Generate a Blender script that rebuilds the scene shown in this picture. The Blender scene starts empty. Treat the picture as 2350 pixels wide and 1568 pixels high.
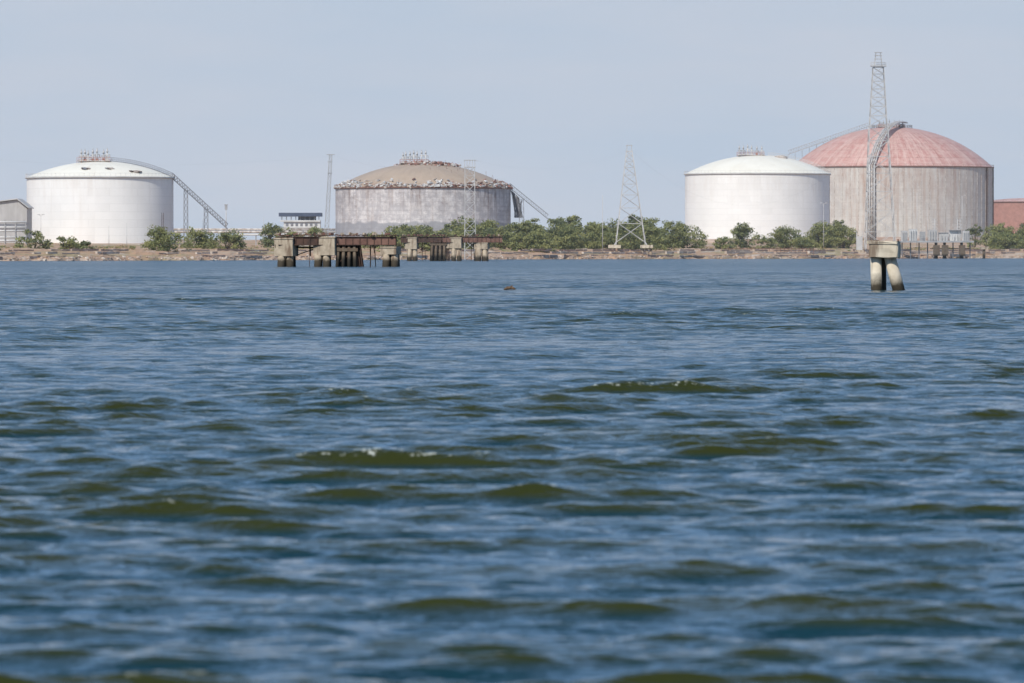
import bpy, math, random, bmesh
import numpy as np
from mathutils import Vector, Euler
random.seed(7); rng=np.random.default_rng(7)
S=bpy.context.scene
COL=S.collection
# ---------------------------------------------------------------- survey helpers
F=13056.0; HZ=578.0; EYE=2.3
def X(px,d): return (px-1175.0)*d/F
def Z(py,d): return EYE+(HZ-py)*d/F
def U(d): return d/F
def shore(u):
    px=1175+u*F
    return 1400+600*max(-0.6,min(1.6,px/2350.0))
GS=[-400,-20,0,3,12,30,60,300,500,1000,30000]
GZ=[-6,-2,-0.05,0.7,1.3,2.2,3.1,5.0,6.6,7.0,7.0]
def gz(x,y):
    s=y-shore(x/y)
    return float(np.interp(s,GS,GZ))
# ---------------------------------------------------------------- materials
def nt(name):
    m=bpy.data.materials.new(name); m.use_nodes=True
    t=m.node_tree; b=t.nodes['Principled BSDF']
    return m,t,b
def N(t,typ,**k):
    n=t.nodes.new(typ)
    for a,v in k.items(): setattr(n,a,v)
    return n
def L(t,a,b): t.links.new(a,b)
def noise(t,vec,scale,detail=4,rough=.55,dist=0):
    n=N(t,'ShaderNodeTexNoise'); n.inputs['Scale'].default_value=scale
    n.inputs['Detail'].default_value=detail; n.inputs['Roughness'].default_value=rough
    n.inputs['Distortion'].default_value=dist
    if vec is not None: L(t,vec,n.inputs['Vector'])
    return n.outputs['Fac']
def mapping(t,src,sc):
    m=N(t,'ShaderNodeMapping'); m.inputs['Scale'].default_value=sc
    L(t,src,m.inputs['Vector']); return m.outputs['Vector']
def ramp(t,fac,stops):
    r=N(t,'ShaderNodeValToRGB'); e=r.color_ramp.elements
    while len(e)<len(stops): e.new(.5)
    for i,(p,c) in enumerate(stops):
        e[i].position=p
        e[i].color=(c,c,c,1) if isinstance(c,(int,float)) else (*c,1)
    L(t,fac,r.inputs['Fac']); return r.outputs['Color']
def maprange(t,v,a,b_,c,d):
    mr=N(t,'ShaderNodeMapRange'); L(t,v,mr.inputs[0])
    for i,x in enumerate((a,b_,c,d)): mr.inputs[i+1].default_value=x
    return mr.outputs[0]
def mul(t,a,b_,op='MULTIPLY'):
    m=N(t,'ShaderNodeMath',operation=op)
    for s_,v in ((m.inputs[0],a),(m.inputs[1],b_)):
        if isinstance(v,bpy.types.NodeSocket): L(t,v,s_)
        else: s_.default_value=v
    return m.outputs[0]
def mix(t,fac,a,b,mode='MIX'):
    m=N(t,'ShaderNodeMix',data_type='RGBA',blend_type=mode)
    for sock,v in ((m.inputs[0],fac),(m.inputs[6],a),(m.inputs[7],b)):
        if isinstance(v,bpy.types.NodeSocket): L(t,v,sock)
        elif isinstance(v,(int,float)): sock.default_value=v if sock==m.inputs[0] else (v,v,v,1)
        else: sock.default_value=(*v,1)
    return m.outputs[2]
def geo(t): return N(t,'ShaderNodeNewGeometry').outputs['Position']
def simple(name,c1,c2,scale=1.0,sc=(1,1,1),rough=.75,lo=.35,hi=.65,metal=0,bump=0):
    m,t,b=nt(name)
    v=mapping(t,geo(t),sc)
    f=noise(t,v,scale,6,.6)
    L(t,ramp(t,f,[(lo,c1),(hi,c2)]),b.inputs['Base Color'])
    b.inputs['Roughness'].default_value=rough; b.inputs['Metallic'].default_value=metal
    return m
def pilemat(name,c1,c2,stain,zs=0.9,scale=1.2):
    m,t,b=nt(name); p=geo(t)
    f=noise(t,p,scale,6,.65)
    c=ramp(t,f,[(.35,c1),(.65,c2)])
    st=noise(t,mapping(t,p,(1.5,1.5,.25)),1.0,4)
    c=mix(t,ramp(t,st,[(.52,0.0),(.66,.8)]),c,(.13,.08,.05))
    sx=N(t,'ShaderNodeSeparateXYZ'); L(t,p,sx.inputs[0])
    ad=N(t,'ShaderNodeMath',operation='MULTIPLY_ADD'); L(t,f,ad.inputs[0]); ad.inputs[1].default_value=1.6; L(t,sx.outputs[2],ad.inputs[2])
    c=mix(t,maprange(t,ad.outputs[0],zs+.5,zs+1.1,1,0),c,stain)
    L(t,c,b.inputs['Base Color']); b.inputs['Roughness'].default_value=.85
    return m
def tankmat(name,base,base2,seam,seamf,streak,sa,sb,amt,bw=9,bh=2.4,mort=.05,blot=None,lowband=None,topstain=None,blot2=None):
    m,t,b=nt(name)
    uv=N(t,'ShaderNodeUVMap').outputs[0]
    n1=noise(t,mapping(t,uv,(.08,.05,1)),1.0,6,.65)
    c=ramp(t,n1,[(.38,base),(.62,base2)])
    if blot:
        n3=noise(t,mapping(t,uv,(.35,.35,1)),1.0,8,.75)
        c=mix(t,ramp(t,n3,[(blot[1],0.0),(blot[2],blot[3])]),c,blot[0])
    if blot2:
        n3=noise(t,mapping(t,uv,(.11,.16,1)),1.7,8,.8)
        c=mix(t,ramp(t,n3,[(blot2[1],0.0),(blot2[2],blot2[3])]),c,blot2[0])
    br=N(t,'ShaderNodeTexBrick'); L(t,uv,br.inputs['Vector'])
    br.inputs['Scale'].default_value=1; br.inputs['Brick Width'].default_value=bw; br.inputs['Row Height'].default_value=bh
    br.inputs['Mortar Size'].default_value=mort; br.inputs['Mortar Smooth'].default_value=.3
    br.inputs['Color1'].default_value=(1,1,1,1); br.inputs['Color2'].default_value=(.93,.93,.93,1); br.inputs['Mortar'].default_value=(*seam,1)
    c=mix(t,seamf,c,br.outputs['Color'],'MULTIPLY')
    n2=noise(t,mapping(t,uv,(.45,.03,1)),1.0,6,.7)
    c=mix(t,ramp(t,n2,[(sa,0.0),(sb,amt)]),c,streak)
    sx=N(t,'ShaderNodeSeparateXYZ'); L(t,uv,sx.inputs[0])
    if topstain:
        n4=noise(t,mapping(t,uv,(.7,.08,1)),1.0,5,.7); n5=noise(t,mapping(t,uv,(.06,.02,1)),1.0,2,.5)
        k=mul(t,ramp(t,n4,[(.42,0.0),(.60,1.0)]),maprange(t,sx.outputs[1],topstain[1],topstain[2],0,topstain[3]))
        k=mul(t,k,ramp(t,n5,[(.40,.25),(.60,1.0)]))
        c=mix(t,k,c,topstain[0])
    if lowband:
        nn=noise(t,uv,.25,3); ad=N(t,'ShaderNodeMath',operation='MULTIPLY_ADD'); L(t,nn,ad.inputs[0]); ad.inputs[1].default_value=3.0; L(t,sx.outputs[1],ad.inputs[2])
        c=mix(t,maprange(t,ad.outputs[0],lowband[1]+1.3,lowband[1]+1.8,lowband[2],0),c,lowband[0])
    L(t,c,b.inputs['Base Color']); b.inputs['Roughness'].default_value=.6
    return m
M={}
M['white_wall']=tankmat('white_tank_paint',(.85,.84,.82),(.79,.78,.76),(.74,.74,.74),.6,(.58,.52,.45),.56,.78,.35,mort=.05,topstain=((.55,.47,.40),13,21,.35))
M['white_dome']=tankmat('white_dome_paint',(.82,.80,.72),(.76,.73,.64),(.85,.85,.82),.35,(.60,.50,.40),.58,.75,.4,bw=5,bh=3)
M['grey_wall']=tankmat('weathered_grey_insulation',(.50,.485,.50),(.41,.395,.41),(.76,.74,.74),.6,(.30,.21,.17),.52,.68,.6,bw=2.4,bh=1.5,mort=.11,
        blot=((.72,.69,.68),.46,.58,.75),lowband=((.24,.25,.28),5.0,.75),topstain=((.15,.10,.085),6,14,.9),blot2=((.24,.20,.20),.54,.64,.6))
M['brown_dome']=tankmat('brown_dome_foam',(.43,.34,.26),(.36,.285,.22),(.9,.9,.9),.15,(.27,.20,.16),.52,.7,.5,bw=4,bh=3,blot=((.50,.41,.34),.5,.7,.5),blot2=((.36,.21,.16),.56,.68,.5))
M['rust_wall']=tankmat('rust_streaked_steel',(.56,.535,.50),(.48,.455,.43),(.84,.81,.78),.6,(.38,.26,.20),.48,.66,.65,bw=7.5,bh=3.1,mort=.14,blot=((.66,.63,.58),.48,.62,.6),topstain=((.33,.18,.13),9,27,.7),blot2=((.40,.30,.25),.56,.68,.55))
M['red_dome']=tankmat('faded_red_dome',(.53,.27,.235),(.44,.215,.185),(.78,.72,.69),.9,(.62,.46,.41),.46,.58,.6,bw=11,bh=6,mort=.34,blot=((.60,.43,.38),.44,.60,.75),blot2=((.40,.19,.16),.52,.60,.6))
M['steel']=simple('galvanised_steel',(.42,.42,.42),(.30,.30,.31),.5,rough=.5)
M['steel_pale']=simple('pale_painted_steel',(.54,.53,.52),(.42,.41,.40),.3,rough=.55)
M['dark_steel']=simple('dark_steel',(.15,.16,.18),(.22,.22,.24),.6,rough=.6)  # lifted tone: some distance haze is painted into the steel colour
M['rust']=simple('rusty_steel',(.13,.065,.05),(.22,.12,.09),.9,rough=.85)
M['rust_dark']=simple('dark_rusted_steel',(.045,.03,.025),(.10,.055,.04),.9,rough=.9)
M['redpaint']=simple('faded_red_paint',(.40,.20,.16),(.30,.15,.12),.6)
M['scrap']=simple('torn_insulation_sheet',(.60,.56,.52),(.33,.27,.23),.8,lo=.42,hi=.58,rough=.7)
M['concrete']=pilemat('weathered_concrete',(.48,.40,.30),(.32,.26,.19),(.045,.035,.022),zs=1.2)
M['concrete_pale']=pilemat('pale_marine_concrete',(.64,.57,.45),(.48,.41,.31),(.05,.038,.022),zs=.6,scale=1.5)
M['pilewet']=pilemat('algae_stained_pile',(.17,.13,.09),(.09,.065,.045),(.03,.025,.018),zs=1.4)
M['seawall']=simple('broken_seawall_concrete',(.44,.35,.29),(.30,.20,.155),.5,(.25,.25,2.5),lo=.4,hi=.6,rough=.9)
M['seawall_pale']=simple('pale_seawall_coping',(.57,.50,.43),(.39,.31,.25),.5,(.3,.3,2),lo=.4,hi=.6,rough=.9)
M['rock']=simple('shore_rock',(.33,.25,.20),(.22,.165,.13),.4,rough=.9)
M['white_panel']=simple('white_cladding',(.66,.66,.65),(.52,.52,.51),.2,rough=.5)
M['roof_grey']=simple('grey_corrugated_roof',(.46,.45,.44),(.38,.37,.36),.2,(4,1,1))
M['navy']=simple('dark_blue_roof',(.05,.07,.12),(.07,.09,.14),.3)
M['bark']=simple('bark',(.12,.09,.06),(.08,.06,.04),1.5)
M['wood']=simple('wet_driftwood',(.15,.09,.05),(.08,.05,.03),2.0)
def leafmat(name,c1,c2):
    m,t,b=nt(name)
    f=noise(t,geo(t),.30,4)
    c=ramp(t,f,[(.35,c1),(.65,c2)])
    L(t,c,b.inputs['Base Color']); b.inputs['Roughness'].default_value=.75; b.inputs['Specular IOR Level'].default_value=.25
    tr=N(t,'ShaderNodeBsdfTranslucent'); L(t,c,tr.inputs[0])
    ms=N(t,'ShaderNodeMixShader'); ms.inputs[0].default_value=.4
    L(t,b.outputs[0],ms.inputs[1]); L(t,tr.outputs[0],ms.inputs[2])
    L(t,ms.outputs[0],t.nodes['Material Output'].inputs[0]); return m
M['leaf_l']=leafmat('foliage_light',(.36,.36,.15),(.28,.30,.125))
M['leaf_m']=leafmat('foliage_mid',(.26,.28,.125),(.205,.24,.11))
M['leaf_d']=leafmat('foliage_dark',(.15,.175,.09),(.12,.15,.085))  # darkest leaves lightened, carrying air haze in their colour
M['drygrass']=leafmat('dry_grass',(.42,.32,.17),(.32,.26,.13))
m,t,b=nt('dry_shore_soil'); p=geo(t)
n1=noise(t,mapping(t,p,(.05,.015,.5)),1.0,6,.65); n2=noise(t,mapping(t,p,(.25,.08,1.5)),1.0,6,.7)
c=ramp(t,n1,[(.36,(.42,.33,.24)),(.5,(.44,.27,.165)),(.62,(.32,.26,.14))])
c=mix(t,ramp(t,n2,[(.50,0.0),(.66,.55)]),c,(.23,.16,.115))
c=mix(t,ramp(t,noise(t,mapping(t,p,(.10,.06,1)),1.0,5,.6),[(.56,0.0),(.64,.7)]),c,(.52,.46,.40))
L(t,c,b.inputs['Base Color']); b.inputs['Roughness'].default_value=.95; M['soil']=m
# water
m,t,b=nt('sea_water'); p=geo(t)
at=N(t,'ShaderNodeAttribute',attribute_name='crest').outputs['Fac']
b.inputs['IOR'].default_value=1.33
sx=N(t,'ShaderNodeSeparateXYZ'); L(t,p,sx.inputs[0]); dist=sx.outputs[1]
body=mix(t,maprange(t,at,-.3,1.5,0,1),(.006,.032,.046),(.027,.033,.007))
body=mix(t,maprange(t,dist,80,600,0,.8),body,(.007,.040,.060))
fn=noise(t,mapping(t,p,(7,9,7)),1.0,5,.7)
foam_glint=mul(t,maprange(t,at,2.9,3.4,0,.75),ramp(t,fn,[(.56,0.0),(.64,1.0)]))  # white crest flecks: foam, with sun glints painted in as colour
L(t,mix(t,foam_glint,body,(.62,.66,.60)),b.inputs['Base Color'])
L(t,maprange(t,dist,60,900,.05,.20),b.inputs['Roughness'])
na=noise(t,mapping(t,p,(.38,.9,1)),1.0,3,.55)
nb=noise(t,mapping(t,p,(2.0,4.5,1)),1.0,3,.6)
nc_=noise(t,mapping(t,p,(8,16,1)),1.0,2,.5)
b1=N(t,'ShaderNodeBump'); b1.inputs['Distance'].default_value=1.1; L(t,na,b1.inputs['Height']); L(t,maprange(t,dist,100,500,0,1),b1.inputs['Strength'])
b2=N(t,'ShaderNodeBump'); b2.inputs['Distance'].default_value=.16; L(t,nb,b2.inputs['Height']); L(t,maprange(t,dist,30,250,.4,1),b2.inputs['Strength'])
b3=N(t,'ShaderNodeBump'); b3.inputs['Distance'].default_value=.012; L(t,nc_,b3.inputs['Height'])
L(t,b1.outputs[0],b2.inputs['Normal']); L(t,b2.outputs[0],b3.inputs['Normal']); L(t,b3.outputs[0],b.inputs['Normal'])
M['water']=m
# ---------------------------------------------------------------- mesh builder
class B:
    def __init__(s): s.v=[];s.f=[];s.m=[];s.mats=[];s.sm=[];s.uv=[]
    def mi(s,k):
        if k not in s.mats: s.mats.append(k)
        return s.mats.index(k)
    def face(s,idx,k,sm=False,uv=None):
        s.f.append(idx); s.m.append(s.mi(k)); s.sm.append(sm); s.uv.append(uv)
    def box(s,c,sz,k,rz=0,rx=0,ry=0,taper=1.0):
        o=len(s.v); hx,hy,hz=sz[0]/2,sz[1]/2,sz[2]/2
        R=Euler((rx,ry,rz)).to_matrix()
        for z in(-1,1):
            tp=taper if z>0 else 1
            for (x,y) in((-1,-1),(1,-1),(1,1),(-1,1)):
                p=R@Vector((x*hx*tp,y*hy*tp,z*hz)); s.v.append((p.x+c[0],p.y+c[1],p.z+c[2]))
        for q in((3,2,1,0),(4,5,6,7),(0,1,5,4),(1,2,6,5),(2,3,7,6),(3,0,4,7)): s.face([o+i for i in q],k)
    def tube(s,a,b,r,k,n=6,r2=None,caps=True):
        a=Vector(a);b=Vector(b);d=(b-a)
        if d.length<1e-6:return
        d.normalize(); up=Vector((0,0,1)) if abs(d.z)<.9 else Vector((1,0,0))
        e=d.cross(up).normalized(); g=d.cross(e); o=len(s.v); r2=r if r2 is None else r2
        for (p,rr) in((a,r),(b,r2)):
            for i in range(n):
                w=2*math.pi*(i+.5)/n; q=p+e*math.cos(w)*rr+g*math.sin(w)*rr; s.v.append(tuple(q))
        for i in range(n):
            j=(i+1)%n; s.face([o+i,o+j,o+n+j,o+n+i],k,n>6)
        if caps:
            s.face([o+i for i in range(n)][::-1],k); s.face([o+n+i for i in range(n)],k)
    def path(s,pts,r,k,n=6):
        for a,b in zip(pts[:-1],pts[1:]): s.tube(a,b,r,k,n)
    def lathe(s,c,prof,k,seg=96,R=None):
        R=R or max(p[0] for p in prof); o=len(s.v); n=len(prof); run=0;vs=[]
        for i,(r,z) in enumerate(prof):
            if i: run+=math.hypot(r-prof[i-1][0],z-prof[i-1][1])
            vs.append(run)
        for (r,z) in prof:
            for j in range(seg):
                w=2*math.pi*j/seg; s.v.append((c[0]+r*math.sin(w),c[1]-r*math.cos(w),c[2]+z))
        for i in range(n-1):
            for j in range(seg):
                j2=(j+1)%seg
                u0=(2*math.pi*j/seg)*R;u1=(2*math.pi*(j+1)/seg)*R
                s.face([o+i*seg+j,o+i*seg+j2,o+(i+1)*seg+j2,o+(i+1)*seg+j],k,True,[(u0,vs[i]),(u1,vs[i]),(u1,vs[i+1]),(u0,vs[i+1])])
    def obj(s,name,parent=None):
        me=bpy.data.meshes.new(name); me.from_pydata(s.v,[],s.f)
        for k in s.mats: me.materials.append(M[k])
        me.polygons.foreach_set('material_index',s.m); me.polygons.foreach_set('use_smooth',s.sm)
        if any(u is not None for u in s.uv):
            ul=me.uv_layers.new(name='UVMap'); i=0
            for u,f in zip(s.uv,s.f):
                for q in range(len(f)):
                    ul.data[i].uv=u[q] if u else (0,0); i+=1
        me.update(); ob=bpy.data.objects.new(name,me); COL.objects.link(ob)
        if parent: ob.parent=parent
        return ob
def empty(name,loc=(0,0,0)):
    e=bpy.data.objects.new(name,None); COL.objects.link(e); e.empty_display_size=1; return e
# ---------------------------------------------------------------- water
def build_water():
    rows=[14.0]
    while rows[-1]<2500:
        d=rows[-1]; rows.append(d+max(.045,d*.0015 if d<700 else 1.05+(d-700)*.005))
    Y=np.array(rows); nc=640
    uu=np.linspace(-1,1,nc); half=4+.11*Y
    yy=np.repeat(Y[:,None],nc,1); xx=uu[None,:]*half[:,None]
    dy=np.gradient(Y); dx=2*half/nc
    r=np.random.default_rng(33)
    zz=np.zeros_like(xx); ox=np.zeros_like(xx); oy=np.zeros_like(xx)
    n=100
    lam=np.exp(np.linspace(math.log(.17),math.log(4.4),n))
    var=0
    for i,l in enumerate(lam):
        l=l*r.uniform(.94,1.06)
        th=r.normal(0,.25 if l>1.2 else .45)+.06
        k=2*math.pi/l; kx=k*math.sin(th); ky=k*math.cos(th)
        st=.0295*(1.0 if l<1.5 else (1.5/l)**.95)*(0.8 if l<.4 else 1)
        a=st/k*r.uniform(.6,1.4); var+=a*a/2
        sp=np.maximum(dy*abs(math.cos(th)),dx*abs(math.sin(th)))
        w=np.clip((l/sp-2.0)/2.0,0,1)*a
        idx=np.nonzero(w>0)[0]
        if len(idx)==0: continue
        e=idx[-1]+1
        ph=kx*xx[:e]+ky*yy[:e]+r.uniform(0,6.28)
        W=w[:e,None]
        zz[:e]+=W*np.cos(ph); s_=np.sin(ph)*W*.85
        ox[:e]-=s_*math.sin(th); oy[:e]-=s_*math.cos(th)
    g=1+.22*np.sin(xx*.045+yy*.031+1)+.18*np.sin(-xx*.11+yy*.067+2.1)+.16*np.sin(xx*.31-yy*.19)
    zz*=g
    rms=math.sqrt(var); crest=zz/rms
    zz+=1.6*np.where(zz>0,zz*zz,-.3*zz*zz)
    nr=len(Y); co=np.stack([xx+ox,yy+oy,zz],-1).reshape(-1,3)
    a=(np.arange(nr-1)[:,None]*nc+np.arange(nc-1)[None,:]).ravel()
    q=np.stack([a,a+1,a+nc+1,a+nc],1)
    base=len(co)
    h0=half[0];h1=half[-1];y0=Y[0];y1=Y[-1]
    ex=np.array([[-h0,y0,0],[h0,y0,0],[h1,y1,0],[-h1,y1,0],[-6000,-3000,0],[6000,-3000,0],[6000,y1,0],[-6000,y1,0]],float)
    co=np.vstack([co,ex]); eq=np.array([[4,5,1,0],[5,6,2,1],[7,4,0,3]])+base
    q=np.vstack([q,eq])
    me=bpy.data.meshes.new('water'); me.vertices.add(len(co)); me.vertices.foreach_set('co',co.ravel())
    me.loops.add(len(q)*4); me.loops.foreach_set('vertex_index',q.ravel().astype(np.int32))
    me.polygons.add(len(q)); me.polygons.foreach_set('loop_start',np.arange(len(q),dtype=np.int32)*4)
    me.polygons.foreach_set('loop_total',np.full(len(q),4,np.int32))
    me.polygons.foreach_set('use_smooth',np.ones(len(q),bool))
    me.materials.append(M['water']); me.update(calc_edges=True)
    A=me.attributes.new('crest','FLOAT','POINT'); A.data.foreach_set('value',np.concatenate([crest.ravel(),np.zeros(8)]).astype(np.float32))
    ob=bpy.data.objects.new('water',me); COL.objects.link(ob)
build_water()
# ---------------------------------------------------------------- ground
def jag(u): return 4*math.sin(u*260)+2.5*math.sin(u*811+1)+1.2*math.sin(u*2300)
def build_ground():
    us=np.concatenate([[-1.2,-.6,-.3,-.18],np.linspace(-.12,.12,420),[.18,.3,.6,1.2]])
    ss=np.array([-400,-60,-20,-8,-3,0,1,2,3,5,7,9,12,15,19,24,30,38,48,60,75,95,120,150,190,240,300,380,500,700,1000,2000,5000,15000,30000.])
    v=[];r=np.random.default_rng(3)
    for s_ in ss:
        for u in us:
            y=shore(u)+s_+(jag(u) if s_<200 else 0)
            z=np.interp(s_,GS,GZ)
            if 1<=s_<200: z+=r.normal(0,.07)*min(1,s_/6)+.18*math.sin(u*420+s_*.1)*min(1,s_/10)
            v.append((u*y,y,z))
    n=len(us); f=[(i*n+j,i*n+j+1,(i+1)*n+j+1,(i+1)*n+j) for i in range(len(ss)-1) for j in range(n-1)]
    me=bpy.data.meshes.new('ground'); me.from_pydata(v,[],f); me.materials.append(M['soil']); me.update()
    ob=bpy.data.objects.new('ground',me); COL.objects.link(ob)
build_ground()
def on_shore(px,s):
    u=(px-1175)/F; y=shore(u)+s; return u*y,y
# broken seawall in long weathered runs
b=B()
for s_,hh,zz_,dens,kk in((6,1.0,.55,.70,'seawall'),(16,.75,1.75,.72,'seawall_pale'),(34,.7,2.55,.62,'seawall')):
    px=-60
    while px<2420:
        w=random.uniform(14,70); right=px>1150
        if random.random()<dens*(1.15 if right else .85):
            u0=(px-1175)/F;u1=(px+w-1175)/F
            a=Vector((u0*(shore(u0)+s_),shore(u0)+s_,0)); c=Vector((u1*(shore(u1)+s_),shore(u1)+s_,0))
            ang=math.atan2(c.y-a.y,c.x-a.x); h=hh*random.uniform(.5,1.0)*(1.15 if right else .9)
            n=max(1,int(w/9))
            for i in range(n):
                p_=a.lerp(c,(i+.5)/n); l_=(c-a).length/n
                b.box((p_.x,p_.y,zz_+h*.4+random.uniform(-.08,.08)),(l_*random.uniform(.9,.99),random.uniform(.5,.9),h*random.uniform(.85,1.1)),kk if random.random()<.8 else random.choice(['seawall','seawall_pale']),rz=ang,ry=random.uniform(-.01,.01))
        px+=w+random.uniform(0,18)
b.obj('seawall')
b=B()
for i in range(1500):
    p=random.uniform(-60,2420); s_=abs(random.gauss(0,1))*4-.3; x,y=on_shore(p,s_+jag((p-1175)/F)); r_=random.uniform(.15,.5)
    b.box((x,y,float(np.interp(s_,GS,GZ))+.08),(r_*2*random.uniform(.6,1.8),r_*1.6,r_*random.uniform(.6,1.1)),random.choice(['rock','rock','seawall','seawall_pale']),rz=random.uniform(0,3),rx=random.uniform(-.4,.4),ry=random.uniform(-.4,.4),taper=.6)
b.obj('shore_rocks')
# ---------------------------------------------------------------- foliage
def leaves(b,c,rad,n,size,r,key,flat=.8):
    for i in range(n):
        v=r.normal(size=3); v/=np.linalg.norm(v)+1e-9; q=rad*r.uniform(.1,1.15)**.6
        p=np.array(c)+v*q*np.array((1.25,1.25,flat))
        d1=r.normal(size=3)*.8; d1/=np.linalg.norm(d1); nn=np.cross(d1,v+np.array((0,0,.6))+r.normal(size=3)*.6); nn/=np.linalg.norm(nn)+1e-9
        s1=size*r.uniform(.4,1.2); s2=s1*r.uniform(.35,.75); o=len(b.v)
        for a_,b_ in((-1,0),(0,-1),(1,.1),(.1,1)): b.v.append(tuple(p+d1*a_*s1+nn*b_*s2))
        kk=key
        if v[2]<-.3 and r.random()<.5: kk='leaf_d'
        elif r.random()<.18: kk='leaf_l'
        b.face([o,o+1,o+2,o+3],kk)
def crown(b,x,y,z,w,h,seed,dens=1.0,tone=0,leaf=.42):
    r=np.random.default_rng(seed); tops=[]
    K=max(18,int(w*h*.62)); lobes=[(r.uniform(-.26,.26)*w,r.uniform(.72,1.0),r.uniform(.28,.42)*w) for _ in range(3)]
    for i in range(K):
        lx,lh,lw=lobes[i%3]
        a=r.uniform(0,2*math.pi); q=r.uniform(0,1)**.5; hh=r.uniform(.0,1)
        prof=math.sqrt(max(0,1-(max(hh-.3,0)/.78)**2))
        tops.append((x+lx*prof+math.cos(a)*q*lw*prof,y+math.sin(a)*q*w*.36*prof,z+hh*h*lh*.93+r.normal()*.12))
    for tp in tops[::max(1,K//7)]:
        m_=(x+(tp[0]-x)*.35,y+(tp[1]-y)*.35,z+(tp[2]-z)*.45)
        b.tube((x+r.normal()*.2,y,z-.3),m_,.16,'bark',5,.11); b.tube(m_,tp,.11,'bark',5,.03)
    P={0:[.45,.40,.15],1:[.15,.45,.40],2:[.65,.30,.05]}[tone]
    for tp in tops:
        rad=r.uniform(.5,1.1)*min(1.6,.35+w*.10)
        k=r.choice(['leaf_l','leaf_m','leaf_d'],p=P)
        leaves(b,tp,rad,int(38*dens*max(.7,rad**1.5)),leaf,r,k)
def bush(px,ytop,wpx,s_,seed,name='bush',ybase=None,tone=0):
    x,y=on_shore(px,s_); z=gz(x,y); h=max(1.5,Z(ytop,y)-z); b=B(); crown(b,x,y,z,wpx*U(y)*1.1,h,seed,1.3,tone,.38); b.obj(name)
for i,(p,yt,w,s_,nm,tn) in enumerate([(80,528,66,60,'bush',0),(146,536,64,50,'bush',0),(375,517,90,45,'bush',2),(455,521,74,60,'bush',2),(518,525,80,55,'bush',0),
     (618,511,66,120,'tree',1),(668,522,60,110,'bush',0),(725,521,66,130,'bush',0),(1552,504,130,110,'tree',2),(1707,509,66,120,'tree',1),(1800,515,76,110,'tree',0),
     (1880,508,90,140,'tree',2),(1935,510,74,120,'tree',2),(1925,489,46,260,'tree',1),(2290,504,84,130,'tree',2),(2345,503,74,120,'tree',0),(2238,510,36,180,'tree',1),(1655,541,60,70,'bush',0),(1755,540,50,70,'bush',0),(190,553,40,60,'bush',1),(1840,540,60,70,'bush',0),(2310,530,110,80,'bush',2)]):
    bush(p,yt,w,s_,100+i,nm,tone=tn)
b=B()
top=[(865,520),(900,512),(950,508),(1000,505),(1050,502),(1095,495),(1125,500),(1160,510),(1200,492),(1250,497),(1290,489),(1330,494),(1360,501),(1390,498),(1430,485),(1470,478),(1500,486),(1515,512)]
tx=[a for a,_ in top];ty=[c for _,c in top]
p=868;i=0
while p<1512:
    for s_,dz in((150,-2),(95,8),(60,24)):
        pp=p+random.uniform(-14,14); x,y=on_shore(pp,s_+random.uniform(-20,20)); z=gz(x,y); h=Z(np.interp(pp,tx,ty)+dz+random.uniform(-5,14),y)-z
        crown(b,x,y,z,random.uniform(50,80)*U(y),max(2,h),500+i,1.0,random.choice([0,0,2,1]) if s_>70 else random.choice([0,2,2]),.42); i+=1
    p+=random.uniform(26,38)
b.obj('mangrove_treeline')
b=B()
r=np.random.default_rng(5)
for i in range(520):
    p_=random.uniform(-60,2420); s_=random.uniform(36,130); x,y=on_shore(p_,s_); z=gz(x,y)
    leaves(b,(x,y,z+.1),random.uniform(.4,1.3),30,.28,r,random.choice(['drygrass','drygrass','drygrass','leaf_l','leaf_m']),.45)
b.obj('dry_grass')
# ---------------------------------------------------------------- tanks
def cap(R,h,n=18):
    rho=(R*R+h*h)/(2*h); out=[]
    for i in range(n+1):
        r_=R*(1-i/n); out.append((max(r_,.01),math.sqrt(rho*rho-r_*r_)-(rho-h)))
    return out
def capz(R,h,r_):
    rho=(R*R+h*h)/(2*h); return math.sqrt(rho*rho-r_*r_)-(rho-h)
def tank(pxl,pxr,d,yrim,ypeak,ybase,wall,dome,rimk='steel_pale'):
    e=empty('storage_tank'); cx=X((pxl+pxr)/2,d); R=(pxr-pxl)/2*U(d); cy=d
    z0=Z(ybase,d); z1=Z(yrim,d); zp=Z(ypeak,d)
    b=B(); b.lathe((cx,cy,z0),[(R,0-0.0),(R,z1-z0)],wall,128); b.lathe((cx,cy,z0-3),[(R+.3,0),(R+.3,2.9),(R,3.0)],'seawall',96); b.obj('shell',e)
    b=B(); b.lathe((cx,cy,z1),[(R+.25,-.35),(R+.45,-.3),(R+.45,.12),(R+.05,.15)],rimk,128,R); b.obj('rim_ring',e)
    b=B(); b.lathe((cx,cy,z1+.05),cap(R-.05,zp-z1),dome,128); b.obj('dome_roof',e)
    b=B(); n=90
    for i in range(n):
        w=2*math.pi*i/n; w2=2*math.pi*(i+1)/n
        a=(cx+(R+.3)*math.sin(w),cy-(R+.3)*math.cos(w)); c=(cx+(R+.3)*math.sin(w2),cy-(R+.3)*math.cos(w2))
        b.tube((*a,z1),(*a,z1+1.1),.045,rimk,4); b.tube((*a,z1+1.1),(*c,z1+1.1),.04,rimk,4)
    b.obj('rim_railing',e)
    return e,cx,cy,R,z0,z1,zp
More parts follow.
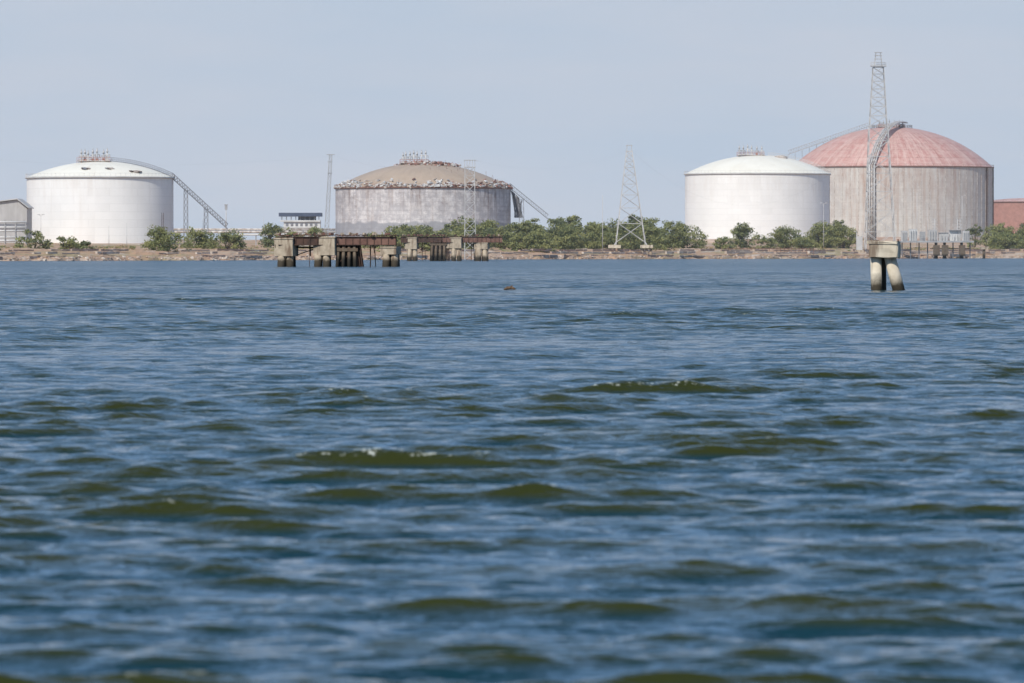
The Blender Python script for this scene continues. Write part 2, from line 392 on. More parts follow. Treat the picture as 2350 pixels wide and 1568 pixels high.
def vents(e,xs,ytop,d,cx,cy,R,z1,zp,col='steel_pale',yo=0):
    b=B()
    for i,p_ in enumerate(xs):
        x=X(p_,d); y=cy+yo+random.uniform(-4,2); rr=min(R-.1,math.hypot(x-cx,y-cy)); zb=z1+capz(R,zp-z1,rr)
        zt=Z(ytop+random.uniform(-2,5),d); k=random.choice([col,col,'steel'])
        b.tube((x,y,zb-.3),(x,y,zt-1),.24,k,8); b.tube((x,y,zt-1.0),(x,y,zt-.2),.38,col,8,.24); b.tube((x,y,zt-.2),(x,y,zt+.3),.12,col,6)
        b.tube((x-.75,y,zt-1.7),(x+.75,y,zt-1.7),.15,k,6); b.tube((x+.75,y,zt-1.7),(x+.75,y,zt-2.6),.15,k,6); b.box((x,y,zb+.6),(.9,.9,.8),random.choice(['steel_pale','redpaint']))
    x0=X(xs[0],d)-1;x1=X(xs[-1],d)+1; zc=z1+capz(R,zp-z1,min(R*.95,abs((x0+x1)/2-cx)))
    for yy in(cy+yo-5,cy+yo+3):
        b.tube((x0,yy,zc+1.3),(x1,yy,zc+1.3),.07,'redpaint',4); b.tube((x0,yy,zc+.7),(x1,yy,zc+.7),.05,'redpaint',4)
        k=int((x1-x0)/1.4)
        for i in range(k+1): b.tube((x0+(x1-x0)*i/k,yy,zc-.8),(x0+(x1-x0)*i/k,yy,zc+1.3),.06,'redpaint',4)
    b.box(((x0+x1)/2,cy+yo-1,zc+.15),(x1-x0,8,.25),'scrap')
    b.obj('roof_vents',e)
def meridian(e,cx,cy,R,z1,zp,ang,r0,r1,k='dark_steel',off=.2,name='roof_stair'):
    b=B(); n=34
    for side in(-.6,.6):
        pts=[]
        for i in range(n+1):
            r_=r0+(r1-r0)*i/n; z=z1+capz(R,zp-z1,min(r_,R))+off
            x=cx+r_*math.cos(ang)-side*math.sin(ang); y=cy+r_*math.sin(ang)+side*math.cos(ang); pts.append((x,y,z))
        for i,p_ in enumerate(pts):
            b.tube(p_,(p_[0],p_[1],p_[2]+1.15),.05,k,4)
        b.path([(p_[0],p_[1],p_[2]+1.15) for p_ in pts],.06,k,4); b.path(pts,.13,k,4)
        b.path([(p_[0],p_[1],p_[2]+.6) for p_ in pts],.04,k,4)
    b.obj(name,e)
def stairtruss(e,p0,p1,k='dark_steel',w=.9,h=1.7,name='external_stair',nseg=22):
    b=B(); p0=Vector(p0);p1=Vector(p1)
    for s_ in(-w,w):
        for dz in(0,h):
            b.tube(p0+Vector((0,s_,dz)),p1+Vector((0,s_,dz)),.13,k,4)
        for i in range(nseg):
            a=p0.lerp(p1,i/nseg)+Vector((0,s_,0)); c=p0.lerp(p1,(i+1)/nseg)+Vector((0,s_,0))
            b.tube(a,a+Vector((0,0,h)),.06,k,4); b.tube(a,c+Vector((0,0,h)),.05,k,4)
    for i in range(nseg*2):
        a=p0.lerp(p1,i/(nseg*2)); b.box((a.x,a.y,a.z+.15),(.5,w*2,.12),k)
    b.obj(name,e)
def lattice(b,c0,c1,w0,w1,n,k,r=.11,dep=1.0,rb=.06):
    c0=Vector(c0);c1=Vector(c1)
    def ring(t):
        c=c0.lerp(c1,t); w=(w0+(w1-w0)*t)/2
        return [c+Vector((sx*w,sy*w*dep,0)) for sx,sy in((-1,-1),(1,-1),(1,1),(-1,1))]
    ts=[0]
    q=(w1/w0)**(1/n) if abs(w1-w0)>.01 else 1
    st=[q**i for i in range(n)]; tot=sum(st)
    for s_ in st: ts.append(ts[-1]+s_/tot)
    for i in range(n):
        A=ring(ts[i]);C=ring(ts[i+1])
        for j in range(4):
            j2=(j+1)%4
            b.tube(A[j],C[j],r,k,4); b.tube(C[j],C[j2],rb,k,4); b.tube(A[j],C[j2],rb,k,4); b.tube(A[j2],C[j],rb,k,4)
# left white tank
d=1750
e,cx,cy,R,z0,z1,zp=tank(62,398,d,408,371,559,'white_wall','white_dome')
vents(e,[187,195,203,213,225,238,247],344,d,cx,cy,R,z1,zp)
meridian(e,cx,cy,R,z1,zp,-.1,R*.15,R)
stairtruss(e,(X(396,d),d-1,Z(410,d)),(X(526,d),d-8,Z(527,d)))
b=B()
lattice(b,(X(428,d),d-3,3.5),(X(428,d),d-3,Z(437,d)),1.3,1.1,9,'dark_steel',.1)
lattice(b,(X(475,d),d-5,3.5),(X(475,d),d-5,Z(478,d)),1.3,1.1,6,'dark_steel',.1)
b.obj('stair_supports',e)
b=B()
for p_,w,yy in((212,3.2,-.72),(262,2.2,-.70),(318,2.6,-.66)):
    x=X(p_,d); y=cy+yy*R; rr=math.hypot(x-cx,y-cy); z=z1+capz(R,zp-z1,rr)
    for j in range(7): b.box((x+random.uniform(-w/2,w/2),y+random.uniform(-.6,.6),z+.2),(random.uniform(.5,1.2),1.2,random.uniform(.15,.5)),random.choice(['rust_dark','scrap','dark_steel']),rz=random.random(),rx=.25)
b.obj('torn_roof_panels',e)
b=B(); x=X(382,d)
for sx in(-.25,.25): b.tube((x+sx,cy-R*.42-9.5,z0-1),(x+sx,cy-R*.42-9.5,Z(490,d)),.1,'rust_dark',4)
b.obj('wall_pipe',e)
# derelict tank
d=1950
e,cx,cy,R,z0,z1,zp=tank(770,1172,d,432,375,545,'grey_wall','brown_dome','rust')
vents(e,[925,932,941,950,957,968,977],347,d,cx,cy,R,z1,zp)
b=B()
for i in range(1200):
    w=random.uniform(0,2*math.pi); r_=R*random.choice([random.uniform(.86,1.0),random.uniform(.95,1.01),random.uniform(.95,1.01)])
    if math.sin(w*5+1)+math.sin(w*11)<-.7 and random.random()<.6: continue
    z=z1+capz(R,zp-z1,min(r_,R)); s_=random.uniform(.3,1.3); right=math.sin(w)>.35
    b.box((cx+r_*math.sin(w),cy-r_*math.cos(w),z+random.uniform(-.1,.55)),(s_,random.uniform(.3,1.2),random.uniform(.1,.55)),random.choice(['scrap','redpaint','rust','white_panel','rust','steel'] if right else ['scrap','scrap','white_panel','white_panel','rust','steel']),rz=random.uniform(0,3),rx=random.uniform(-.6,.6),ry=random.uniform(-.5,.5))
for i in range(330):
    w=random.uniform(0,2*math.pi); r_=R*random.uniform(.10,.40)*random.uniform(.8,1); z=z1+capz(R,zp-z1,r_); s_=random.uniform(.3,1.3)
    b.box((cx+r_*math.sin(w)+R*.05,cy-r_*math.cos(w),z+random.uniform(0,.6)),(s_,.6,random.uniform(.1,.6)),random.choice(['scrap','rust','white_panel','rust','redpaint']),rz=random.uniform(0,3),rx=random.uniform(-.5,.5),ry=random.uniform(-.5,.5))
for i in range(26):
    w=random.uniform(0,2*math.pi); r_=R*random.uniform(.25,1.0); x=cx+r_*abs(math.sin(w)); y=cy-r_*math.cos(w)*.6; rr=min(R,math.hypot(x-cx,y-cy)); z=z1+capz(R,zp-z1,rr)
    b.tube((x,y,z-.2),(x+random.uniform(-.3,.3),y,z+random.uniform(.8,1.7)),.06,'rust',4)
b.obj('torn_insulation',e)
stairtruss(e,(X(1170,d),d-1,Z(432,d)),(X(1258,d),d-6,Z(504,d)),h=1.6,nseg=16)
b=B()
for i in range(60):
    t_=random.random()*.45; x=X(1172+ t_*60,d); zt=Z(436+t_*55,d); b.tube((x,d-2+random.uniform(-1.2,1.2),zt),(X(1188+random.uniform(-8,14),d),d-2+random.uniform(-1.5,1.5),Z(500,d)),.09,'dark_steel',4)
lattice(b,(X(1198,d),d-3,3.5),(X(1196,d),d-3,Z(458,d)),1.6,1.6,5,'dark_steel',.12)
b.obj('collapsed_cable_bundle',e)
# right white tank
d=2250
e,cx,cy,R,z0,z1,zp=tank(1572,1904,d,400,357,549,'white_wall','white_dome')
vents(e,[1697,1706,1715,1724,1736,1747],332,d,cx,cy,R,z1,zp)
meridian(e,cx,cy,R,z1,zp,-.1,R*.15,R,'steel_pale')
b=B(); b.lathe((X(1790,d),cy-R*.2,z1+capz(R,zp-z1,R*.4)),[(2.6,-.5),(2.6,.5),(1.4,1.0),(.01,1.1)],'scrap',24); b.obj('roof_manhole',e)
b=B(); x=X(1900,d)
for sx in(-.35,.35): b.tube((x+sx,cy-R*.13-1,z0-1),(x+sx,cy-R*.13-1,z1),.12,'steel',4)
for i in range(60): b.tube((x-.35,cy-R*.13-1,z0+i*(z1-z0)/60),(x+.35,cy-R*.13-1,z0+i*(z1-z0)/60),.05,'steel',4)
b.obj('wall_ladder',e)
# red domed tank
d=2600
e,cx,cy,R,z0,z1,zp=tank(1815,2278,d,385,292,545,'rust_wall','red_dome','rust')
vents(e,[2018,2028,2040,2052,2062,2070],277,d,cx,cy,R,z1,zp,'steel',0)
b=B()
b.lathe((cx,cy,zp-2.9),[(R*.20,-1.0),(R*.20,2.0),(.05,2.6)],'steel',48)
for i in range(40):
    w=2*math.pi*i/40;w2=2*math.pi*(i+1)/40;r_=R*.20
    a=(cx+r_*math.sin(w),cy-r_*math.cos(w));c=(cx+r_*math.sin(w2),cy-r_*math.cos(w2))
    b.tube((*a,zp-2.5),(*a,zp+.8),.08,'rust_dark',4)
    for hh in(.8,.1): b.tube((*a,zp+hh),(*c,zp+hh),.07,'rust_dark',4)
b.obj('crown_walkway',e)
stairtruss(e,(X(1990,d),d,Z(292,d)),(X(1808,d),d-2,Z(355,d)),'steel',h=1.8,nseg=30,name='roof_stair')
b=B()
for i in range(12):
    t_=i/11; x=X(1988-180*t_,d); zt=Z(293+62*t_,d); rr=min(abs(x-cx),R-.1); zb=z1+capz(R,zp-z1,rr)
    b.tube((x,d,zb-.5),(x,d,max(zt,zb)),.12,'steel',4)
b.obj('roof_stair_posts',e)
b=B()
for j in range(4):
    off=(j-1.5)*1.15
    pts=[]
    for i in range(26):
        t_=i/25; x=cx+(-.272+t_*.40)*R+off*(.9-.3*t_); y=cy-.965*R*(1-t_)-1.5*(1-t_)
        rr=min(math.hypot(x-cx,y-cy),R-.01); lift=2.3*min(1,(i+1.5)/6)+.8*math.sin(math.pi*t_)
        pts.append((x,y,z1+capz(R,zp-z1,rr)+lift))
    b.path([(pts[0][0],pts[0][1]-.4,z0-2)]+pts,.36,'steel_pale' if j!=2 else 'scrap',8)
for i in range(13):
    z=z0+i*(z1-z0)/12; x=cx-.272*R; y=cy-.965*R-1.9
    b.box((x,y+.6,z),(4.6,.3,.25),'steel')
b.obj('downcomer_pipes',e)
b=B()
for p_ in(2256,2275):
    x=X(p_,d); yy=-math.sqrt(max(0,R*R-(x-cx)**2)); b.box((x,cy+yy-.5,(z0+z1)/2),(.7,1.0,z1-z0),'rust_dark')
for i in range(34):
    w=-1.45+2.9*i/33; b.box((cx+(R+.05)*math.sin(w),cy-(R+.05)*math.cos(w),(z0+z1)/2),(.14,.14,z1-z0-1),'scrap',rz=w)
b.obj('wall_ribs',e)
# small rust coloured tank behind
d=2950
e,cx,cy,R,z0,z1,zp=tank(2255,2455,d,464,455,545,'rust_wall','red_dome','rust')
for o_ in e.children:
    if o_.name.startswith('shell'): o_.data.materials[0]=M['redpaint']
# ---------------------------------------------------------------- lattice towers
d=1940; b=B(); k='steel_pale'; zb=gz(X(2018,d),d)
lattice(b,(X(2020,d),d,zb-.5),(X(2015,d),d,Z(290,d)),U(d)*70,U(d)*42,7,k,.18,1,.10)
lattice(b,(X(2015,d),d,Z(290,d)),(X(2015,d),d,Z(155,d)),U(d)*40,U(d)*24,7,k,.17,1,.10)
b.box((X(2015,d),d,Z(152,d)),(U(d)*36,U(d)*34,.25),k)
for sx in(-1,1):
    for sy in(-1,1):
        b.tube((X(2015,d)+sx*2.5,d+sy*2.3,Z(152,d)),(X(2015,d)+sx*2.5,d+sy*2.3,Z(144,d)),.08,k,4)
        b.tube((X(2015,d)+sx*1.3,d+sy*1.3,Z(152,d)),(X(2015,d)+sx*.8,d+sy*.8,Z(122,d)),.12,k,4)
for zz_ in(144,148): 
    for sy in(-1,1): b.tube((X(1998,d),d+sy*2.3,Z(zz_,d)),(X(2032,d),d+sy*2.3,Z(zz_,d)),.07,k,4)
for zz_ in(136,128,121): b.box((X(2015,d),d,Z(zz_,d)),(2.6,2.4,.16),k)
b.tube((X(2014,d),d,Z(121,d)),(X(2014,d),d,Z(117,d)),.07,k,4)
b.obj('lattice_tower')
d=1800; b=B(); cx=X(1447,d)
lattice(b,(cx,d,Z(556,d)),(X(1444,d),d,Z(348,d)),U(d)*66,U(d)*13,9,k,.17,1,.095)
for zz_,w in((347,17),(334,14)): b.box((X(1444,d),d,Z(zz_,d)),(U(d)*w,1.6,.2),k)
for sx in(-.8,.8):
    for sy in(-.8,.8): b.tube((X(1444,d)+sx,d+sy,Z(348,d)),(X(1444,d)+sx*.8,d+sy,Z(333,d)),.12,k,4)
for sx,pw in((-1,1408),(1,1484)):
    for sy in(-1,1):
        x=X(1447,d)+sx*U(d)*37; y=d+sy*4.6
        b.box((x,y,Z(566,d)),(3.8,2.4,1.0),'concrete_pale')
        for q in(-1.3,0,1.3): b.tube((x+q,y,-1),(x+q,y,Z(570,d)),.32,'concrete',8)
        b.tube((x,y,Z(563,d)),(cx+sx*U(d)*33,d+sy*U(d)*33,Z(556,d)),.2,k,4); b.tube((x-.6*sx,y,Z(563,d)),(x-.6*sx,y,Z(540,d)),.07,k,4)
b.obj('lattice_tower')
d=1640; b=B()
lattice(b,(X(1079,d),d,0),(X(1078,d),d,Z(384,d)),U(d)*25,U(d)*22,10,k,.13,1,.08)
for zz_,w in((384,27),(368,27)): b.box((X(1078,d),d,Z(zz_,d)),(U(d)*w,2.4,.22),k)
for i in range(5): b.tube((X(1066+i*6,d),d-1,Z(384,d)),(X(1066+i*6,d),d-1,Z(368,d)),.09,k,4)
b.tube((X(1088,d),d,Z(368,d)),(X(1098,d),d,Z(370,d)),.09,k,4)
b.obj('lattice_tower')
d=1600; b=B()
lattice(b,(X(746,d),d,0),(X(759,d),d,Z(356,d)),U(d)*10,U(d)*6,22,'steel',.10,1,.05)
b.box((X(759,d),d,Z(355,d)),(U(d)*19,.8,.18),'steel')
for zz_ in(372,398): b.box((X(757,d),d,Z(zz_,d)),(U(d)*11,.5,.18),'steel')
b.obj('leaning_lattice_mast')
def pole(px,yt,yb,d,r=.1,arm=0,name='light_pole',box=0):
    b=B(); x=X(px,d); zb=min(gz(x,d),Z(yb,d)); b.tube((x,d,zb-.3),(x,d,Z(yt,d)),r*1.3,'steel_pale',8,r*.7)
    if arm:
        for s_ in(-1,1): b.tube((x,d,Z(yt+1,d)),(x+s_*arm,d,Z(yt,d)+.3),.06,'steel_pale',4); b.box((x+s_*arm,d,Z(yt,d)+.3),(.8,.4,.2),'steel_pale')
    if box: b.box((x,d,Z(yt+6,d)),(.8,.7,1.5),'steel'); b.box((x,d,Z(yt,d)),(1.3,.9,.15),'steel')
    b.obj(name)
pole(1383,448,560,1780,.11,name='flag_pole'); pole(519,470,530,1800,.16,0,'signal_mast',1); pole(2104,444,535,2150,.12,1.2); pole(2208,450,535,2150,.12,1.0)
pole(94,495,560,1600,.08,.6); pole(250,518,556,1600,.07); pole(291,512,558,1600,.06); pole(1890,468,540,2000,.1,.9); pole(605,498,540,1800,.07); pole(2128,470,535,2200,.09,.7); pole(466,500,540,1760,.08)
def cable(b,a,c,sag,n=24):
    a=Vector(a);c=Vector(c); pts=[a.lerp(c,i/n)-Vector((0,0,4*sag*(i/n)*(1-i/n))) for i in range(n+1)]
    b.path(pts,.011,'steel',4)
b=B()
cable(b,(X(759,1600),1600,Z(356,1600)),(X(1078,1640),1640,Z(368,1640)),3.0)
cable(b,(X(1090,1640),1640,Z(368,1640)),(X(1444,1800),1800,Z(345,1800)),4.0)
cable(b,(X(1448,1800),1800,Z(345,1800)),(X(2015,1940),1940,Z(290,1940)),22)
cable(b,(X(-200,1500),1500,Z(350,1500)),(X(759,1600),1600,Z(358,1600)),3)
b.obj('overhead_cables')
# ---------------------------------------------------------------- buildings and pipework
d=1700; e=empty('warehouse_building')
b=B(); x0,x1=X(-140,d),X(62,d); zt=Z(478,d); zr=Z(459,d); zb=3.0; xm=X(40,d); dp=18
v=[(x0,d,zb),(x1,d,zb),(x1,d,zt),(xm,d,zr),(x0,d,Z(482,d))]
o=len(b.v); b.v+=v+[(a_,c_+dp,z_) for a_,c_,z_ in v]
b.face([o,o+1,o+2,o+3,o+4],'roof_grey'); b.face([o+9,o+8,o+7,o+6,o+5],'roof_grey')
b.face([o+1,o+6,o+7,o+2],'roof_grey'); b.face([o+5,o,o+4,o+9],'roof_grey'); b.obj('walls',e)
b=B(); rf=[(x0-.5,Z(482,d)+.1),(xm,zr+.15),(x1+.5,zt-.05)]
for (ax,az),(bx,bz) in zip(rf[:-1],rf[1:]):
    o=len(b.v); b.v+=[(ax,d-.8,az),(bx,d-.8,bz),(bx,d+dp+.8,bz),(ax,d+dp+.8,az),(ax,d-.8,az+.3),(bx,d-.8,bz+.3),(bx,d+dp+.8,bz+.3),(ax,d+dp+.8,az+.3)]
    for q in((3,2,1,0),(4,5,6,7),(0,1,5,4),(1,2,6,5),(2,3,7,6),(3,0,4,7)): b.face([o+i for i in q],'steel_pale')
b.obj('roof',e)
b=B()
for i in range(14): b.box((x0+(x1-x0)*(i+.5)/14,d-.06,Z(515,d)),(.15,.12,3),'steel')
b.box(((x0+x1)/2,d-.1,Z(520,d)),(x1-x0,.2,1.6),'dark_steel'); b.obj('cladding_frame',e)
def rack(x0,x1,d,levels,name,r=.3,step=6,zb=3.2,k='white_panel'):
    b=B()
    for j,z in enumerate(levels):
        for q in range(2): b.tube((x0,d+q*1.1,z),(x1,d+q*1.1,z),r*(1-.2*q),k,8)
    n=max(2,int((x1-x0)/step))
    for i in range(n+1):
        x=x0+(x1-x0)*i/n
        for q in(-.5,1.7): b.box((x,d+q,(zb+levels[-1])/2),(.25,.25,levels[-1]-zb),'steel')
        for z in levels: b.box((x,d+.6,z-r-.12),(.25,2.6,.18),'steel')
    b.obj(name)
d=1640
rack(X(-60,d),X(60,d),d,[Z(553,d),Z(545,d),Z(530,d),Z(522,d),Z(510,d)],'pipe_rack',.33,2.6)
d=1820
rack(X(398,d),X(770,d),d,[Z(533,d),Z(527,d)],'pipeline',.38,9,3.6,'scrap')
rack(X(560,d),X(700,d),d-60,[Z(540,d)],'pipeline',.3,6,3.6,'white_panel')
d=1860; e=empty('control_building')
b=B(); b.box((X(690,d),d,Z(493,d)),(U(d)*98,9,1.2),'navy'); b.obj('flat_roof',e)
b=B(); b.box((X(694,d),d,Z(516,d)),(U(d)*84,7,U(d)*14),'white_panel'); b.box((X(690,d),d-.1,Z(507.6,d)),(U(d)*92,8,.5),'white_panel'); b.obj('walls',e)
b=B()
for i in range(9): b.box((X(648+i*10.6,d),d-3.4,Z(502,d)),(.25,.25,U(d)*13),'steel')
b.box((X(705,d),d,Z(502,d)),(U(d)*40,5,U(d)*11),'dark_steel'); b.obj('columns',e)
b=B()
for i in range(7): b.box((X(660+i*11,d),d-3.55,Z(516,d)),(.8,.12,.9),'dark_steel')
b.box((X(690,d),d,(Z(523,d)+3)/2),(U(d)*88,6,Z(523,d)-3),'white_panel'); b.obj('windows_and_base',e)
# ---------------------------------------------------------------- derelict piers
def pier(d,pxl,pxr,ytop,ybeam,blocks,dep,name,posts):
    e=empty(name); u=U(d); b=B(); zt=Z(ytop,d); zbm=Z(ybeam,d)
    x0,x1=X(pxl,d),X(pxr,d)
    for j,yy in enumerate(np.linspace(-dep/2,dep/2,4)):
        a=x0+random.uniform(0,.6); c=x1-random.uniform(0,.6)
        h=(zt-zbm)*.85; brk=random.uniform(.35,.6)
        for (sa,sb) in ((a,a+(c-a)*brk-.3),(a+(c-a)*brk,c)):
            b.box(((sa+sb)/2,d+yy,zt-.25-h/2),(sb-sa,.14,h),'rust' if sa>a else 'rust_dark',ry=random.uniform(-.008,.008)); b.box(((sa+sb)/2,d+yy-.01,zt-.2),(sb-sa,.5,.12),'rust_dark'); b.box(((sa+sb)/2,d+yy-.01,zt-.25-h-.05),(sb-sa,.5,.1),'rust_dark')
        for q in range(int((c-a)/1.1)): b.box((a+.5+q*1.1,d+yy-.13,zt-.25-h/2),(.08,.12,h*.96),'rust_dark')
    x=x0
    while x<x1:
        w=random.uniform(.25,.6)
        if random.random()<.86: b.box((x+w/2,d+random.uniform(-.25,.25),zt+random.uniform(-.02,.12)),(w*.93,dep+random.uniform(.2,.9),random.uniform(.1,.2)),random.choice(['rust_dark','rust_dark','rust']),ry=random.uniform(-.06,.06))
        x+=w
    b.obj('deck',e); b=B()
    for (a,c,yt,yb2,a2,c2,kk) in blocks:
        for row,yy in enumerate((-dep/2+.6,dep/2-.6)):
            zt2=Z(yt,d)-row*.15; zl=Z(yb2,d)
            xa,xc=X(a,d),X(c,d); sh=row*random.uniform(-.3,.3)
            if kk=='block':
                b.box(((xa+xc)/2+sh,d+yy,(zt2+zl)/2),(xc-xa,1.9,zt2-zl),'concrete',rz=-.28,taper=.97)
                b.box(((xa+xc)/2+sh,d+yy,zt2-.12),((xc-xa)*1.06,2.05,.22),'concrete',rz=-.28)
            xa,xc=X(a2,d),X(c2,d); n=2 if kk=='block' else 4
            for q in range(n):
                xx=xa+(xc-xa)*(q+.5)/n; r_=(xc-xa)/n*(.46 if n==2 else .34)
                for yq in(-.5,.5):
                    b.tube((xx+sh+(q-(n-1)/2)*.16,d+yy+yq,-1.5),(xx+sh,d+yy+yq*.7,(zl if kk=='block' else zt2)),r_,'pilewet' if (kk!='block' or row) else 'concrete',9,r_*.95)
            if kk=='piles':
                b.box(((xa+xc)/2+sh,d+yy,zt2-.9),((xc-xa)*1.1,1.4,.5),'pilewet'); b.box(((xa+xc)/2+sh,d+yy+.4,(zt2)/2),((xc-xa)*.75,.5,zt2),'pilewet')
                b.tube((xa,d+yy,.3),(xc,d+yy,zt2-.8),.12,'rust_dark',6)
                for q in range(3): b.tube((xc+.3+q*.35,d+yy+random.uniform(-.5,.5),-1),(xc-.2+q*.3,d+yy,zt2),.10,'rust_dark',6)
    b.obj('support_piers',e); b=B()
    for p_,yb2,r_ in posts:
        b.tube((X(p_,d),d-dep/3,Z(yb2,d)),(X(p_,d)+random.uniform(-.1,.1),d-dep/3,zt-.5),r_,'rust_dark',8)
        b.tube((X(p_,d)+.8,d+dep/4,Z(yb2,d)),(X(p_,d)+.5,d+dep/4,zt-.5),r_*.7,'rust_dark',8)
    b.tube((x0+(x1-x0)*.18,d-dep/3,Z(585,d) if d<1000 else Z(580,d)),(x0+(x1-x0)*.36,d-dep/3,Z(568,d)),.08,'rust_dark',6)
    b.box((x0+(x1-x0)*.27,d+dep/3,zbm-.5),((x1-x0)*.5,.3,.25),'rust_dark',ry=.03)
    for i in range(22): 
        x=random.uniform(x0,x1); b.box((x,d+random.uniform(-dep/2,dep/2),zt+.25),(random.uniform(.2,.9),.4,random.uniform(.15,.45)),random.choice(['rust','rust_dark','concrete']),rz=random.random(),ry=random.uniform(-.3,.3))
        if i<14:
            x=random.uniform(x0,x1); b.tube((x,d-dep/2,zbm),(x+random.uniform(-.4,.4),d-dep/2,zbm-random.uniform(.3,1.6)),.05,'rust_dark',5)
    b.obj('steel_debris',e)
pier(883,633,913,541,561,[(634,679,546,588,638,677,'block'),(723,775,543,586,722,760,'block'),(776,822,560,612,772,820,'piles'),(877,915,566,584,878,916,'block')],7,'derelict_pier',[(714,588,.10),(851,640,.10),(712,640,.05)])
pier(1430,920,1153,542,556,[(932,960,545,572,935,959,'block'),(988,1024,553,598,988,1024,'piles'),(1026,1062,545,570,1036,1060,'block'),(1090,1122,557,572,1090,1122,'block')],9,'derelict_pier',[(1000,640,.12),(1082,640,.1),(970,640,.08)])
# ---------------------------------------------------------------- mooring dolphin
d=2.3*F/(667-HZ); u=U(d); e=empty('mooring_dolphin'); b=B()
def bevbox(c,s_,bv,name,k,parent,seg=2,jag_=0):
    bm=bmesh.new(); bmesh.ops.create_cube(bm,size=1)
    for v_ in bm.verts: v_.co=Vector((v_.co.x*s_[0],v_.co.y*s_[1],v_.co.z*s_[2]))
    bmesh.ops.bevel(bm,geom=bm.edges[:],offset=bv,segments=seg,affect='EDGES')
    if jag_:
        bmesh.ops.subdivide_edges(bm,edges=bm.edges[:],cuts=2,use_grid_fill=True)
        rr=random.Random(3)
        for v_ in bm.verts: v_.co+=Vector((rr.gauss(0,jag_),rr.gauss(0,jag_),rr.gauss(0,jag_)))
    me=bpy.data.meshes.new(name); bm.to_mesh(me); bm.free(); me.materials.append(M[k]); ob=bpy.data.objects.new(name,me); COL.objects.link(ob)
    ob.location=c; ob.parent=parent; return ob
cap_=bevbox((X(2031,d),d,(Z(558,d)+Z(592,d))/2),(66*u,1.5,34*u),.05,'pile_cap','concrete_pale',e,2,.012); cap_.rotation_euler=(0,.03,-.2)
cap2=bevbox((X(2028,d),d,Z(557,d)),(70*u,1.6,8*u),.03,'cap_lip','concrete_pale',e,2,.010); cap2.rotation_euler=(0,.03,-.2)
b.tube((X(2013,d),d,-1.5),(X(2010,d),d,Z(590,d)),13*u,'concrete_pale',20)
b.tube((X(2072,d),d-.1,-.9),(X(2041,d),d-.1,Z(588,d)),14.5*u,'concrete_pale',20,13.5*u)
b.tube((X(2026,d),d+.9,-1.5),(X(2024,d),d+.5,Z(590,d)),11*u,'pilewet',16)
ob=b.obj('piles',e)
b=B()
b.tube((X(2060,d),d-.3,Z(555,d)),(X(2060,d),d-.3,Z(549,d)),.05,'rust',8); b.box((X(2012,d),d,Z(552.5,d)),(.3,.3,.07),'rust_dark'); b.tube((X(1998,d),d-.5,Z(555,d)),(X(1998,d),d-.5,Z(551,d)),.03,'rust',6)
b.obj('mooring_studs',e)
# driftwood
b=B(); x=X(1170,d)
pts=[(x-.34,d,.06),(x-.15,d+.05,.14),(x+.1,d,.16),(x+.34,d-.04,.08)]
for (a_,c_),(r1,r2) in zip(zip(pts[:-1],pts[1:]),((.05,.1),(.1,.11),(.11,.04))): b.tube(a_,c_,r1,'wood',8,r2)
b.tube((x+.05,d,.2),(x+.16,d,.32),.03,'wood',6); b.obj('driftwood')
# ---------------------------------------------------------------- right jetty with equipment
d=1930; e=empty('equipment_jetty'); b=B(); u=U(d)
b.box((X(2148,d),d,Z(555,d)),(u*170,7,.55),'steel')
for i in range(9):
    x=X(2070+i*19.5,d)
    if i in(4,5,7): 
        for q in(-2,0,2): b.tube((x+q*.3,d+q,-1),(x,d+q,Z(557,d)),.38,'pilewet',8)
        b.box((x,d-2.5,Z(575,d)),(2.2,.8,3.6),'pilewet')
    else: b.tube((x,d,0),(x,d,Z(557,d)),.2,'dark_steel',6)
b.box((X(2180,d),d+1,Z(571,d)),(u*90,.3,.3),'rust_dark')
b.obj('deck_and_piles',e); b=B()
for p_,w,h in((2075,14,22),(2095,18,26),(2117,12,20),(2140,20,24),(2165,22,18),(2192,26,24),(2216,16,22)):
    b.box((X(p_,d),d+random.uniform(-1,1),Z(553,d)+h*u/2),(w*u,2.0,h*u),random.choice(['steel','steel_pale','white_panel'])); b.box((X(p_,d),d,Z(553,d)+h*u+.1),(w*u*1.1,2.3,.15),'steel')
    for q in range(3): b.box((X(p_,d)-w*u*.3+q*w*u*.3,d-1.9,Z(553,d)+h*u*.5),(.12,.3,h*u*.9),'steel')
for p_ in(2145,2198,2203):
    b.tube((X(p_,d),d,Z(553,d)),(X(p_,d),d,Z(502,d)),.14,'steel_pale',8)
    for q in range(4): b.tube((X(p_-6,d),d,Z(503+q*7,d)),(X(p_+6,d),d,Z(503+q*7,d)),.1,'steel_pale',6)
for i in range(24): b.tube((X(2066+i*7,d),d-3.2,Z(553,d)),(X(2066+i*7,d),d-3.2,Z(540,d)),.06,'steel_pale',4)
for yy in (540,546): b.tube((X(2066,d),d-3.2,Z(yy,d)),(X(2227,d),d-3.2,Z(yy,d)),.06,'steel_pale',4)
b.obj('equipment',e); b=B()
b.box((X(1972,d),d,Z(560,d)),(u*14,2,u*34),'steel_pale'); b.box((X(1972,d),d,Z(578,d)),(u*20,2.4,u*8),'concrete')
for q in(-5,5): b.tube((X(1972+q,d),d,-1),(X(1972+q,d),d,Z(580,d)),.3,'pilewet',8)
for q in(1966,1980): b.tube((X(q,d),d,Z(545,d)),(X(q,d),d,Z(528,d)),.12,'steel_pale',6)
b.box((X(2258,d),d,Z(570,d)),(u*16,2,u*5),'concrete'); b.tube((X(2258,d),d,-1),(X(2258,d),d,Z(570,d)),.5,'pilewet',8); b.tube((X(2263,d),d,Z(570,d)),(X(2259,d),d,Z(560,d)),.12,'rust_dark',6)
b.obj('mooring_posts',e)
b=B()
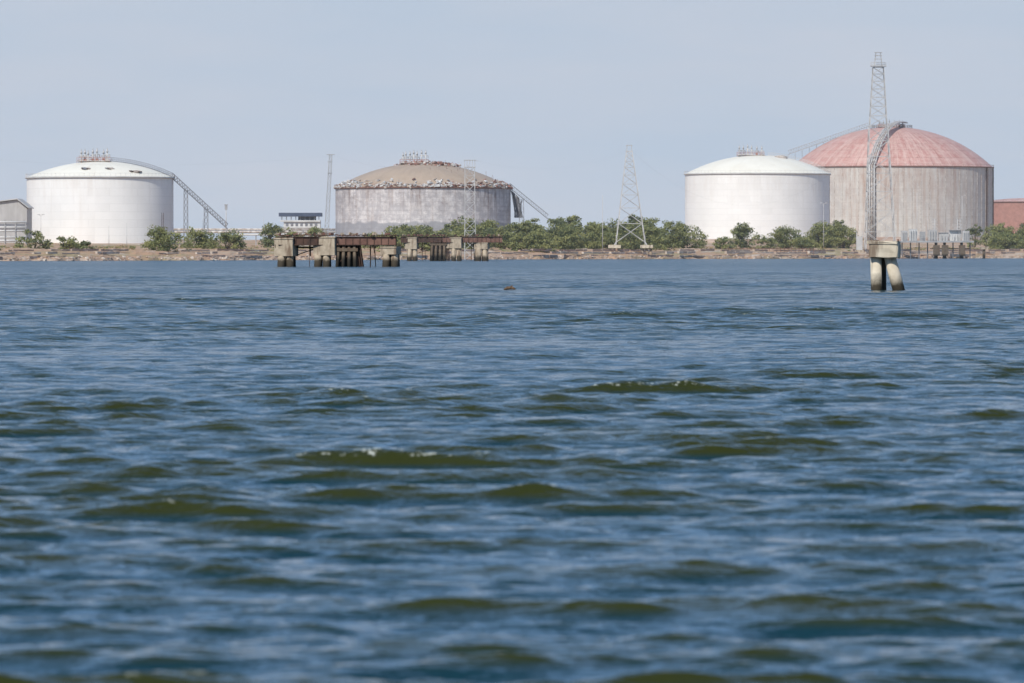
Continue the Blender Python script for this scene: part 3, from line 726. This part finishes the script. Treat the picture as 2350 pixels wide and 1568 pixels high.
for i in range(26):
    x=X(1655+i*8.5,1890); b.tube((x,1890,1.2),(x,1890,Z(568,1890)),.12,'rust',4)
b.tube((X(1655,1890),1890,Z(571,1890)),(X(1868,1890),1890,Z(571,1890)),.12,'rust',4); b.tube((X(1655,1890),1890,Z(580,1890)),(X(1868,1890),1890,Z(580,1890)),.1,'rust',4)
b.obj('rusty_fence')
# thin coastal haze: a real scattering volume of air over the far water and the plant
hm=bpy.data.materials.new('coastal_haze'); hm.use_nodes=True; t=hm.node_tree
t.nodes.remove(t.nodes['Principled BSDF'])
vs=N(t,'ShaderNodeVolumeScatter'); vs.inputs['Color'].default_value=(.93,.96,1,1); vs.inputs['Density'].default_value=7.5e-5; vs.inputs['Anisotropy'].default_value=0
L(t,vs.outputs[0],t.nodes['Material Output'].inputs['Volume']); M['haze']=hm
b=B(); b.box((0,2350,190),(1800,2700,400),'haze'); b.obj('atmospheric_haze')
# ---------------------------------------------------------------- sky, sun, camera
EL=math.radians(44); AZ=math.atan2(-.42,-.80)
w=bpy.data.worlds.new('World'); S.world=w; w.use_nodes=True; t=w.node_tree
bg=t.nodes['Background']; sk=N(t,'ShaderNodeTexSky'); sk.sky_type='NISHITA'; sk.sun_disc=False
sk.sun_elevation=EL; sk.sun_rotation=AZ; sk.air_density=1.0; sk.dust_density=.5; sk.ozone_density=3.0
tc=N(t,'ShaderNodeTexCoord'); sx=N(t,'ShaderNodeSeparateXYZ'); L(t,tc.outputs['Generated'],sx.inputs[0])
hz=ramp(t,sx.outputs[2],[(0.0,1.0),(.045,1.0),(.16,0.0)])
mid=ramp(t,sx.outputs[2],[(0.0,1.0),(.35,.9),(.65,0.0)])
cl=noise(t,mapping(t,tc.outputs['Generated'],(10,10,60)),1.0,5,.6)
hc=mix(t,ramp(t,cl,[(.35,0.0),(.7,1.0)]),(5.05,6.0,7.3),(5.75,6.3,7.3))
blue=mix(t,mid,sk.outputs[0],(2.7,4.95,8.6))
L(t,mix(t,hz,blue,hc),bg.inputs['Color']); bg.inputs['Strength'].default_value=.1
sl=bpy.data.lights.new('sun','SUN'); sl.energy=4.1; sl.angle=math.radians(.5); sl.color=(1,.95,.86)
so=bpy.data.objects.new('sun',sl); COL.objects.link(so)
sd=Vector((math.sin(AZ)*math.cos(EL),math.cos(AZ)*math.cos(EL),math.sin(EL)))
so.rotation_euler=sd.to_track_quat('Z','Y').to_euler()
cd=bpy.data.cameras.new('camera'); cd.lens=200; cd.sensor_width=36; cd.clip_start=.5; cd.clip_end=60000
cd.dof.use_dof=True; cd.dof.focus_distance=380; cd.dof.aperture_fstop=4.5
co=bpy.data.objects.new('camera',cd); COL.objects.link(co); co.location=(0,0,EYE)
co.rotation_euler=(math.radians(90)-math.atan(206/F),0,0); S.camera=co
S.view_settings.view_transform='Standard'; S.view_settings.look='None'; S.view_settings.exposure=0
